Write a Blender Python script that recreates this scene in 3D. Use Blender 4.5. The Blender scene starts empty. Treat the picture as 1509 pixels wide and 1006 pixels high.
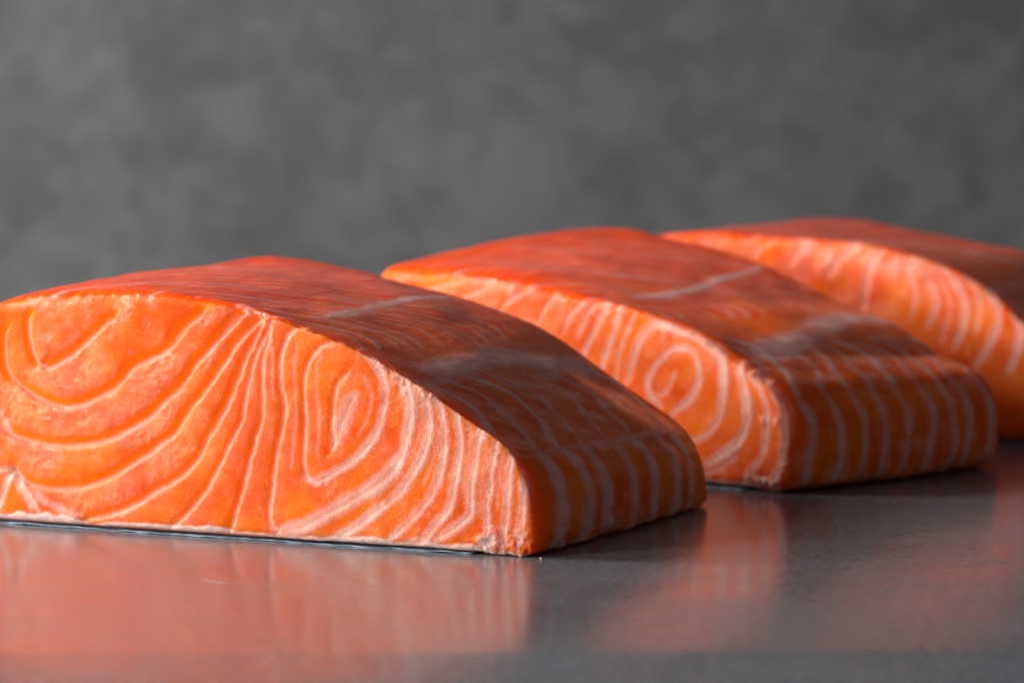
import bpy, math
import numpy as np

# ------------------------------------------------------------------ camera, light, exposure
MM = 0.001
scene = bpy.context.scene
COL = scene.collection
CAM_H = 0.0726
F_PX = 4047.0                       # focal length in pixels of a 1509 wide picture
PITCH = math.atan(253.0 / F_PX)

cam_data = bpy.data.cameras.new("camera")
cam_data.sensor_width = 36.0
cam_data.lens = F_PX / 1509.0 * 36.0
cam_data.clip_start = 0.02
cam_data.clip_end = 20.0
cam_data.dof.use_dof = True
cam_data.dof.focus_distance = 0.532
cam_data.dof.aperture_fstop = 17.0
cam_data.dof.aperture_blades = 9
cam = bpy.data.objects.new("camera", cam_data)
COL.objects.link(cam)
cam.location = (0, 0, CAM_H)
cam.rotation_euler = (math.pi / 2 - PITCH, 0, 0)
scene.camera = cam

world = bpy.data.worlds.new("World")
scene.world = world
world.use_nodes = True
bg = world.node_tree.nodes["Background"]
bg.inputs[0].default_value = (0.86, 0.93, 1.0, 1)
bg.inputs[1].default_value = 0.12


def area_light(name, loc, target, sx, sy, power, color):
    d = bpy.data.lights.new(name, 'AREA')
    d.shape = 'RECTANGLE'
    d.size = sx
    d.size_y = sy
    d.energy = power
    d.color = color
    o = bpy.data.objects.new(name, d)
    COL.objects.link(o)
    o.location = loc
    v = np.array(target) - np.array(loc)
    o.rotation_euler = (math.atan2(math.hypot(v[0], v[1]), -v[2]), 0, math.atan2(v[1], v[0]) - math.pi / 2)
    return o


# a soft window-like lamp, low on the left and a little in front of the fish; a weaker one high on the left
# behind them for their tops; one for the backdrop
area_light("key_light", (-0.60, 0.22, 0.16), (0.0, 0.57, 0.03), 0.15, 0.15, 4.9, (1.0, 0.97, 0.94))
area_light("top_light", (-0.84, 0.72, 0.43), (0.0, 0.62, 0.04), 0.25, 0.25, 14.5, (1.0, 0.97, 0.95))
area_light("backdrop_light", (-0.72, 0.95, 0.50), (-0.28, 1.30, 0.20), 0.2, 0.2, 1.0, (0.97, 0.98, 1.0))

vs = scene.view_settings
vs.view_transform = 'Standard'
vs.look = 'None'
vs.exposure = 0.0
vs.gamma = 1.0
vs.use_curve_mapping = False
scene.cycles.use_denoising = True
scene.cycles.transparent_max_bounces = 24
scene.cycles.max_bounces = 6
scene.cycles.use_adaptive_sampling = True
scene.cycles.adaptive_threshold = 0.02
scene.cycles.adaptive_min_samples = 24

# ------------------------------------------------------------------ numeric helpers
def smooth(e0, e1, x):
    t = np.clip((x - e0) / (e1 - e0), 0, 1)
    return t * t * (3 - 2 * t)


def noise2(x, y, seed=0):
    """value noise, about -1..1"""
    xi = np.floor(x).astype(np.int64)
    yi = np.floor(y).astype(np.int64)
    fx = x - xi
    fy = y - yi
    fx = fx * fx * (3 - 2 * fx)
    fy = fy * fy * (3 - 2 * fy)

    def h(i, j):
        n = (i * 374761393 + j * 668265263 + seed * 974634241) & 0x7fffffff
        n = ((n ^ (n >> 13)) * 1274126177) & 0x7fffffff
        n = (n ^ (n >> 16)) & 0xffff
        return n / 32767.5 - 1.0
    a = h(xi, yi) * (1 - fx) + h(xi + 1, yi) * fx
    b = h(xi, yi + 1) * (1 - fx) + h(xi + 1, yi + 1) * fx
    return a * (1 - fy) + b * fy


def fbm(x, y, seed=0, octaves=3):
    v = 0
    amp = 1.0
    for k in range(octaves):
        v = v + amp * noise2(x * 2 ** k, y * 2 ** k, seed + 17 * k)
        amp *= 0.5
    return v / 1.6


def spline(pts, n=240):
    """Catmull-Rom through the points, sampled evenly by arc length"""
    p = np.array(pts, float)
    q = np.vstack([2 * p[0] - p[1], p, 2 * p[-1] - p[-2]])
    out = []
    for i in range(1, len(q) - 2):
        t = np.linspace(0, 1, 24, endpoint=False)[:, None]
        a, b, c, d = q[i - 1], q[i], q[i + 1], q[i + 2]
        out.append(0.5 * (2 * b + (c - a) * t + (2 * a - 5 * b + 4 * c - d) * t ** 2 + (3 * b - a - 3 * c + d) * t ** 3))
    out = np.vstack(out + [p[-1:]])
    s = np.concatenate([[0], np.cumsum(np.linalg.norm(np.diff(out, axis=0), axis=1))])
    u = np.linspace(0, s[-1], n)
    return np.stack([np.interp(u, s, out[:, 0]), np.interp(u, s, out[:, 1])], 1)


class Body:
    """A fillet as a rounded box whose cross-section (s to the left, z up, in mm) is blended
    between four traced edge curves and whose height changes towards the back."""

    def __init__(self, sp):
        self.sp = sp
        self.L = sp['length']
        self.cb = spline(sp['bottom'])
        self.ct = spline(sp['top'])
        self.cr = spline(sp['right'])
        self.cl = spline(sp['left'])
        self.W = 0.5 * (abs(self.cb[-1, 0] - self.cb[0, 0]) + np.linalg.norm(np.diff(self.ct, axis=0), axis=1).sum())
        self.H = 42.0

    def section(self, a, c):
        u = np.linspace(0, 1, 240)

        def ev(cv, t):
            return np.stack([np.interp(t, u, cv[:, 0]), np.interp(t, u, cv[:, 1])], -1)
        A = a[..., None]
        C = c[..., None]
        B, T, R, L = ev(self.cb, a), ev(self.ct, a), ev(self.cr, c), ev(self.cl, c)
        co = (1 - A) * (1 - C) * self.cb[0] + A * (1 - C) * self.cb[-1] + (1 - A) * C * self.ct[0] + A * C * self.ct[-1]
        return (1 - C) * B + C * T + (1 - A) * R + A * L - co

    def place(self, a, b, c):
        """box fractions (0..1) to local mm"""
        sp = self.sp
        P = self.section(a, c)
        zt = np.interp(a, np.linspace(0, 1, 240), self.ct[:, 1])
        dz = np.interp(a, sp['rise_at'], sp['rise'])
        bb = b ** sp.get('rise_pow', 1.0)
        z = P[..., 1] * (1 + bb * dz / zt)
        s = P[..., 0]
        # the sides bow a little in plan, the far end narrows
        s = s + sp['bow'] * np.sin(math.pi * np.clip(b, 0, 1)) * -(1 - a) + sp.get('skew', 0) * b * (1 - a)
        y = b * self.L + sp.get('face_bow', 0) * np.sin(math.pi * np.clip(a, 0, 1)) * (1 - b) \
            + sp.get('back_bow', 0) * np.sin(math.pi * np.clip(a, 0, 1)) * b
        return np.stack([-s, y, z], -1)

    def radius(self, a):
        return self.sp['r_left'] + (self.sp['r_right'] - self.sp['r_left']) * smooth(0.35, 0.02, a)

    def build(self, na, nb, nc):
        W, L, H = self.W, self.L, self.H

        def axis(n, size, near):
            t = np.linspace(0, 1, n + 1)
            w = 1 - near * np.cos(2 * math.pi * t)          # fewer points in the middle
            x = np.concatenate([[0], np.cumsum(0.5 * (w[1:] + w[:-1]))])
            return x / x[-1] * size
        xa, xb, xc = axis(na, W, 0.15), axis(nb, L, 0.6), axis(nc, H, 0.15)
        idx = np.zeros((na + 1, nb + 1, nc + 1), np.int32)
        surf = np.zeros(idx.shape, bool)
        for ax in range(3):
            sl = [slice(None)] * 3
            for e in (0, -1):
                sl[ax] = e
                surf[tuple(sl)] = True
        ijk = np.argwhere(surf)
        idx[surf] = np.arange(len(ijk), dtype=np.int32)
        p = np.stack([xa[ijk[:, 0]], xb[ijk[:, 1]], xc[ijk[:, 2]]], 1)
        dims = np.array([W, L, H])
        r = self.radius(p[:, 0] / W)[:, None]
        pin = np.clip(p, r, dims - r)
        v = p - pin
        n = v / np.linalg.norm(v, axis=1, keepdims=True)
        q = pin + n * r
        self.frac = q / dims
        self.nbox = n
        self.co = self.place(self.frac[:, 0], self.frac[:, 1], self.frac[:, 2])

        def quads(g, flip):
            f = np.stack([g[:-1, :-1], g[1:, :-1], g[1:, 1:], g[:-1, 1:]], -1).reshape(-1, 4)
            return f[:, ::-1] if flip else f
        # local x runs against a, so the winding is mirrored
        self.faces = np.vstack([
            quads(idx[:, 0, :], True), quads(idx[:, -1, :], False),
            quads(idx[:, :, -1], True), quads(idx[:, :, 0], False),
            quads(idx[0, :, :], False), quads(idx[-1, :, :], True)])
        self.nfront = na * nc
        return self

# ------------------------------------------------------------------ measured shapes (mm, in each fillet's own frame)
# fat lines: (points, width, opacity, groove depth); cut face in (s, z), top in (across, along), side in (up, along)
FILLET_1 = dict(
    origin=(3.88, 511.13), turn=25.0,
    length=90,
    rise_at=[0, 0.14, 0.4, 0.55, 0.75, 0.88, 1],
    rise=[-4, -4.0, -2.6, -1.2, 3.6, 5.6, 5.4],
    rise_pow=0.5,
    bow=1.5,
    skew=0,
    face_bow=-1.0,
    back_bow=1.5,
    r_left=2.0,
    r_right=2.4,
    right=[(0.0, 0.15), (-0.84, 2.86), (-0.83, 6.7), (-0.27, 11.14), (1.27, 15.53), (3.93, 19.88)],
    top=[(3.93, 19.88), (7.73, 22.92), (11.98, 25.58), (17.69, 29.1), (23.44, 32.39), (29.25, 35.59), (35.1, 38.28), (41.02, 40.61), (46.98, 42.57), (53.0, 44.4), (59.08, 45.86), (65.22, 46.93), (72.98, 47.58), (82.42, 47.94), (93.62, 47.73), (103.37, 47.13), (111.62, 46.55), (117.46, 45.74), (122.51, 44.53)],
    left=[(127.06, 0.55), (127.94, 9.56), (127.73, 23.65), (126.53, 35.62), (122.51, 44.53)],
    bottom=[(0.0, 0.15), (5.0, 0.1), (10.0, 0.3), (13.0, 0.5), (41.52, 0.55), (70.03, 0.55), (98.55, 0.55), (127.06, 0.55)],
    face_lines=[
        ([(113.0, 42.1), (112.57, 37.4), (110.79, 33.57), (108.49, 32.39), (104.85, 33.74), (100.72, 36.2), (97.11, 39.04), (94.33, 41.3), (92.06, 42.71)], 0.79, 0.8, 0.8),
        ([(119.06, 38.75), (118.96, 34.16), (117.33, 30.31), (113.2, 26.97), (108.58, 25.19), (104.14, 24.52), (99.54, 25.37), (94.48, 27.48), (90.91, 29.65), (87.34, 33.17), (83.66, 34.64), (80.15, 36.37), (77.92, 38.32), (74.91, 41.49), (71.45, 43.99)], 0.79, 0.8, 0.95),
        ([(123.69, 21.28), (120.34, 19.59), (117.5, 18.3), (113.33, 17.22), (108.36, 16.6), (101.93, 16.73), (96.38, 17.52), (91.83, 19.08), (88.27, 20.87), (84.73, 22.78), (81.2, 25.49), (79.45, 27.05), (76.75, 29.04), (74.52, 31.67), (72.31, 34.7), (69.63, 37.06), (66.19, 40.5), (62.31, 43.93), (60.16, 45.18)], 0.79, 0.75, 0.9),
        ([(116.76, 10.93), (113.45, 8.57), (111.12, 7.99), (106.48, 7.8), (101.05, 8.2), (95.65, 9.71), (91.1, 11.85), (87.54, 13.93), (83.84, 16.14), (80.79, 18.31), (77.61, 20.48), (74.58, 24.52), (71.42, 28.0), (68.43, 31.87), (64.99, 36.52), (61.42, 40.62), (58.03, 43.63)], 0.79, 0.75, 0.8),
        ([(98.83, 1.96), (94.75, 2.87), (90.21, 4.21), (85.69, 6.36), (81.68, 8.88), (78.17, 10.55), (75.16, 12.59), (72.94, 14.86), (71.19, 17.64), (70.24, 19.56), (68.51, 21.52), (66.31, 24.96), (64.59, 27.97), (63.33, 31.36), (61.45, 35.42), (59.43, 39.48), (57.57, 42.84)], 0.79, 0.75, 0.65),
        ([(78.25, 1.84), (75.23, 4.18), (73.01, 6.6), (70.32, 9.71), (68.11, 13.19), (65.91, 17.06), (63.71, 20.91), (61.99, 23.92), (61.35, 27.69), (60.4, 32.12), (58.83, 36.83), (56.67, 40.87), (55.74, 43.28)], 0.66, 0.7, 0.4),
        ([(65.87, 0.77), (64.77, 2.58), (63.51, 6.02), (62.09, 9.85), (60.83, 13.93), (59.42, 18.54), (58.32, 22.19), (57.69, 24.49), (57.51, 29.55), (57.48, 33.55), (56.69, 37.95), (55.44, 42.5)], 0.66, 0.8, 0.4),
        ([(54.32, 1.95), (55.99, 3.73), (55.97, 6.94), (55.49, 10.44), (54.69, 16.08), (53.75, 20.51), (52.66, 24.81), (52.5, 26.67), (53.38, 31.02), (53.51, 35.52), (52.43, 38.86), (50.75, 41.42), (47.73, 42.55), (45.63, 42.47)], 0.79, 0.85, 0.4),
        ([(55.53, 3.36), (54.32, 1.95), (51.43, 2.52), (47.63, 3.79), (43.86, 5.85), (38.77, 8.63), (32.99, 11.94), (29.75, 14.58), (27.25, 17.96), (26.08, 22.05), (25.49, 25.32), (25.48, 28.7), (26.49, 31.91), (27.65, 34.47), (28.81, 36.25)], 1.71, 0.9, 0.12),
        ([(47.74, 12.55), (48.33, 15.17), (48.15, 20.88), (48.27, 26.43), (48.25, 29.74), (48.08, 33.44), (46.56, 36.39), (44.01, 38.7), (39.98, 39.85)], 0.66, 0.85, 0.35),
        ([(39.98, 39.85), (36.58, 39.29), (33.34, 36.51), (31.45, 33.57), (30.72, 30.33), (31.18, 26.67), (32.22, 23.1), (34.58, 19.73), (37.11, 17.0), (40.38, 15.01), (43.38, 13.28), (45.93, 12.37), (48.34, 12.92)], 1.31, 0.9, 0.12),
        ([(38.67, 33.6), (40.76, 31.44), (41.66, 29.3), (41.97, 26.66), (42.29, 23.36), (42.0, 21.13), (42.0, 19.68), (42.46, 18.08)], 0.66, 0.7, 0.35),
        ([(37.06, 29.59), (38.55, 27.18), (39.9, 24.5), (40.8, 22.1), (41.86, 19.42)], 1.84, 0.6, 0.1),
        ([(43.89, 0.81), (40.44, 1.94), (36.27, 4.41), (32.27, 7.52), (28.15, 10.61), (24.93, 14.81), (22.89, 18.15), (21.87, 21.44), (21.58, 25.08), (21.86, 27.92), (22.44, 29.19), (23.16, 30.59)], 1.44, 0.9, 0.12),
        ([(30.23, 1.6), (26.85, 4.54), (23.64, 7.58), (21.18, 10.31), (19.58, 13.63), (18.57, 17.31), (18.27, 21.2), (18.55, 24.81), (19.27, 28.01), (20.56, 29.52)], 1.18, 0.9, 0.12),
        ([(26.57, 1.28), (22.5, 2.3), (20.46, 4.89), (17.58, 7.9), (16.28, 11.59), (15.56, 16.02), (14.98, 20.31), (15.26, 23.91), (15.97, 27.1), (17.26, 28.86)], 1.18, 0.88, 0.12),
        ([(20.03, 2.44), (17.29, 4.02), (14.85, 5.58), (12.85, 7.89), (12.42, 12.56), (11.84, 16.84), (11.27, 20.85), (10.42, 24.1), (10.98, 25.62)], 1.31, 0.85, 0.12),
        ([(10.29, 2.22), (9.3, 4.86), (9.29, 9.11), (8.72, 12.74), (8.44, 16.35), (7.87, 19.97), (6.88, 22.83)], 1.18, 0.8, 0.12),
        ([(6.47, 0.64), (5.76, 4.28), (5.19, 9.32), (4.91, 13.57), (4.63, 17.17), (4.21, 19.74)], 1.18, 0.8, 0.12),
        ([(3.37, 1.6), (2.66, 4.46), (1.96, 8.72), (1.68, 13.09), (1.83, 16.66), (2.95, 19.54)], 1.18, 0.8, 0.1),
        ([(121.25, 2.85), (119.51, 6.45), (117.61, 10.05), (116.75, 11.49)], 1.18, 0.85, 0.25),
        ([(116.76, 10.93), (114.79, 7.95), (112.82, 5.25), (111.19, 3.1)], 1.44, 0.85, 0.25),
        ([(112.13, 7.24), (107.19, 4.43), (100.62, 2.83)], 1.18, 0.6, 0.15),
        ([(120.8, 11.02), (118.77, 11.39), (116.42, 11.08)], 0.92, 0.7, 0.2),
        ([(121.29, 23.89), (119.64, 21.43), (118.33, 19.25)], 1.18, 0.7, 0.2),
        ([(56.8, 43.79), (55.76, 39.57), (55.34, 34.28), (55.53, 28.29)], 0.53, 0.35, 0.1),
        ([(50.01, 39.06), (50.64, 34.42), (50.37, 28.47), (50.71, 21.17), (51.36, 14.5)], 0.53, 0.3, 0.1),
        ([(45.52, 35.23), (45.84, 30.61), (45.27, 24.03), (45.76, 17.41)], 0.53, 0.3, 0.1),
        ([(64.01, 43.89), (67.44, 39.27), (70.28, 34.09)], 0.53, 0.35, 0.12),
        ([(35.12, 32.93), (33.81, 29.05), (34.71, 25.1), (36.64, 21.74)], 0.53, 0.3, 0.08),
        ([(34.37, 38.04), (29.98, 35.04), (27.8, 32.51)], 0.66, 0.4, 0.08),
        ([(24.6, 31.32), (23.45, 27.47), (23.75, 22.27), (25.51, 17.52)], 0.53, 0.28, 0.06),
        ([(20.56, 27.06), (19.85, 22.43), (20.58, 17.22), (22.76, 12.57)], 0.53, 0.28, 0.06),
        ([(13.4, 26.3), (13.12, 21.42), (13.7, 16.24), (14.27, 11.05)], 0.53, 0.3, 0.06),
        ([(9.57, 22.85), (10.0, 17.69), (10.57, 12.52), (11.14, 7.34)], 0.53, 0.3, 0.06),
        ([(6.6, 20.41), (6.74, 15.27), (7.17, 8.83)], 0.53, 0.3, 0.06),
    ],
    top_lines=[
        ([(56.24, 17.82), (58.35, 35.41), (61.5, 55.49), (62.35, 83.46)], 0.6, 0.45, 0.06),
        ([(28.01, 13.08), (29.07, 20.08), (30.12, 33.38), (31.59, 50.75), (28.65, 61.13), (27.38, 70.6), (25.7, 79.85)], 1.5, 0.42, 0.06),
        ([(25.1, 1.38), (22.11, 6.55), (16.1, 8.22), (10.74, 5.34), (5.4, 0.44), (1.37, 1.75)], 0.49, 0.41, 0.05),
        ([(24.46, 12.65), (21.12, 17.08), (16.7, 17.76), (10.1, 15.86), (4.63, 13.52), (0.71, 12.33)], 0.43, 0.27, 0.05),
        ([(24.97, 23.06), (21.03, 27.72), (16.71, 29.29), (9.57, 27.68), (4.31, 22.43), (0.95, 22.74)], 0.4, 0.41, 0.05),
        ([(25.46, 30.46), (21.32, 37.89), (15.79, 38.96), (10.12, 36.67), (4.63, 33.42), (0.76, 31.49)], 0.39, 0.3, 0.05),
        ([(25.1, 47.43), (20.32, 52.03), (16.75, 54.24), (10.97, 49.56), (5.08, 46.26), (2.41, 45.88)], 0.42, 0.3, 0.05),
        ([(25.3, 55.76), (20.92, 62.11), (15.31, 63.97), (9.74, 59.51), (5.01, 58.3), (0.96, 55.42)], 0.41, 0.36, 0.05),
        ([(25.27, 68.58), (21.53, 75.41), (15.4, 76.94), (10.34, 72.9), (4.53, 71.4), (0.96, 68.9)], 0.38, 0.29, 0.05),
        ([(26.46, 79.33), (20.51, 85.0), (15.24, 85.27), (9.68, 83.35), (5.15, 78.76), (0.74, 77.59)], 0.46, 0.39, 0.05),
        ([(52.0, 2.82), (47.02, 7.59), (43.34, 7.29), (37.17, 2.31)], 0.32, 0.14, 0.05),
        ([(58.72, 0.08), (51.73, 7.72), (46.76, 12.35), (41.83, 11.99), (37.65, 8.05)], 0.28, 0.28, 0.05),
        ([(66.52, -1.64), (58.05, 7.65), (51.94, 15.37), (47.16, 19.63), (41.69, 19.09), (37.51, 15.9)], 0.29, 0.16, 0.05),
        ([(66.47, 0.81), (58.21, 11.34), (51.62, 18.63), (46.89, 22.22), (42.17, 23.01), (37.39, 20.61)], 0.32, 0.3, 0.05),
        ([(65.95, 7.03), (58.55, 17.94), (52.28, 24.47), (46.32, 28.73), (42.27, 28.7), (36.98, 24.09)], 0.28, 0.22, 0.05),
        ([(76.24, 1.65), (66.74, 13.73), (57.32, 25.02), (52.06, 32.58), (47.28, 37.86), (41.67, 36.78), (36.24, 32.25)], 0.31, 0.2, 0.05),
        ([(76.64, 8.22), (66.48, 19.15), (58.02, 28.61), (52.96, 36.98), (46.96, 42.28), (40.96, 42.07), (37.61, 36.23)], 0.3, 0.15, 0.05),
        ([(87.93, -1.9), (75.86, 11.89), (65.37, 24.14), (58.63, 33.76), (52.35, 42.51), (46.96, 46.55), (41.92, 44.75), (36.67, 41.75)], 0.29, 0.21, 0.05),
        ([(87.91, 2.52), (76.03, 17.49), (66.23, 28.57), (57.64, 39.42), (52.37, 46.97), (47.72, 51.77), (41.04, 51.42), (36.89, 47.56)], 0.27, 0.16, 0.05),
        ([(88.36, 11.07), (75.95, 25.72), (66.14, 37.19), (58.15, 45.84), (52.33, 53.74), (46.65, 58.81), (42.26, 58.44), (36.95, 53.09)], 0.34, 0.2, 0.05),
        ([(100.88, 3.84), (87.89, 15.53), (76.78, 29.66), (66.18, 40.79), (58.27, 52.01), (52.43, 58.82), (47.68, 63.8), (41.67, 62.3), (36.89, 58.09)], 0.27, 0.19, 0.05),
        ([(112.2, -1.99), (99.78, 9.09), (88.15, 20.13), (76.56, 34.47), (65.1, 46.51), (58.92, 56.65), (52.02, 65.64), (46.93, 69.86), (42.73, 68.86), (37.55, 64.33)], 0.32, 0.28, 0.05),
        ([(112.91, 4.29), (99.38, 13.78), (88.29, 27.06), (76.49, 40.55), (65.92, 52.64), (58.47, 62.37), (51.5, 71.17), (46.42, 75.7), (41.7, 73.52), (37.28, 70.6)], 0.24, 0.19, 0.05),
        ([(111.95, 10.88), (99.84, 21.06), (88.53, 32.37), (76.12, 47.95), (66.34, 59.02), (58.1, 68.27), (52.01, 77.56), (47.19, 81.88), (41.52, 80.53), (38.02, 77.05)], 0.26, 0.14, 0.05),
        ([(112.2, 16.39), (100.65, 25.72), (88.39, 37.29), (76.05, 51.69), (65.89, 63.76), (57.04, 73.66), (52.76, 83.0), (47.91, 86.46), (41.78, 86.44), (37.41, 81.55)], 0.29, 0.2, 0.05),
        ([(112.76, 22.45), (99.88, 32.38), (88.15, 44.73), (76.67, 59.59), (65.74, 70.8), (57.56, 81.16), (52.19, 88.61), (37.44, 89.2)], 0.3, 0.2, 0.05),
        ([(112.35, 27.56), (99.88, 37.35), (88.49, 50.47), (76.45, 64.04), (65.51, 75.83), (58.23, 85.33)], 0.28, 0.24, 0.05),
        ([(112.49, 33.21), (99.84, 43.7), (87.87, 55.98), (75.74, 70.72), (66.76, 80.73)], 0.26, 0.29, 0.05),
        ([(112.38, 39.45), (100.36, 49.23), (88.31, 60.72), (76.01, 76.23), (66.35, 88.13)], 0.33, 0.17, 0.05),
        ([(112.2, 43.48), (100.24, 53.09), (88.76, 66.21), (75.32, 79.05), (66.01, 91.66)], 0.28, 0.26, 0.05),
        ([(112.19, 49.45), (100.14, 58.86), (88.38, 70.92), (75.73, 83.51)], 0.3, 0.26, 0.05),
        ([(111.95, 55.52), (99.95, 64.06), (88.71, 77.04), (76.88, 90.75)], 0.28, 0.28, 0.05),
        ([(111.25, 59.56), (100.09, 67.88), (88.66, 81.75)], 0.22, 0.23, 0.05),
        ([(111.79, 65.58), (99.49, 75.08), (87.74, 87.09)], 0.33, 0.19, 0.05),
        ([(1.0, 13), (1.2, 35), (0.9, 60), (1.1, 85)], 0.34, 0.26, 0.12),
    ],
    side_lines=[
        ([(41.5, 11.9), (30, 12.35), (15, 10.94), (3, 9.27)], 3.05, 0.4, 0.1),
        ([(41.5, 22.84), (30, 24.14), (15, 22.96), (3, 20.05)], 2.85, 0.38, 0.1),
        ([(41.5, 31.68), (30, 32.07), (15, 31.07), (3, 30.73)], 3.34, 0.39, 0.1),
        ([(41.5, 45.81), (30, 46.46), (15, 44.34), (3, 43.3)], 2.42, 0.32, 0.1),
        ([(41.5, 56.19), (30, 58.11), (15, 54.72), (3, 53.61)], 2.79, 0.38, 0.1),
        ([(41.5, 69.67), (30, 70.79), (15, 68.37), (3, 67.43)], 2.99, 0.35, 0.1),
        ([(41.5, 78.63), (30, 79.89), (15, 78.25), (3, 76.91)], 2.66, 0.38, 0.1),
    ],
)
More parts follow.
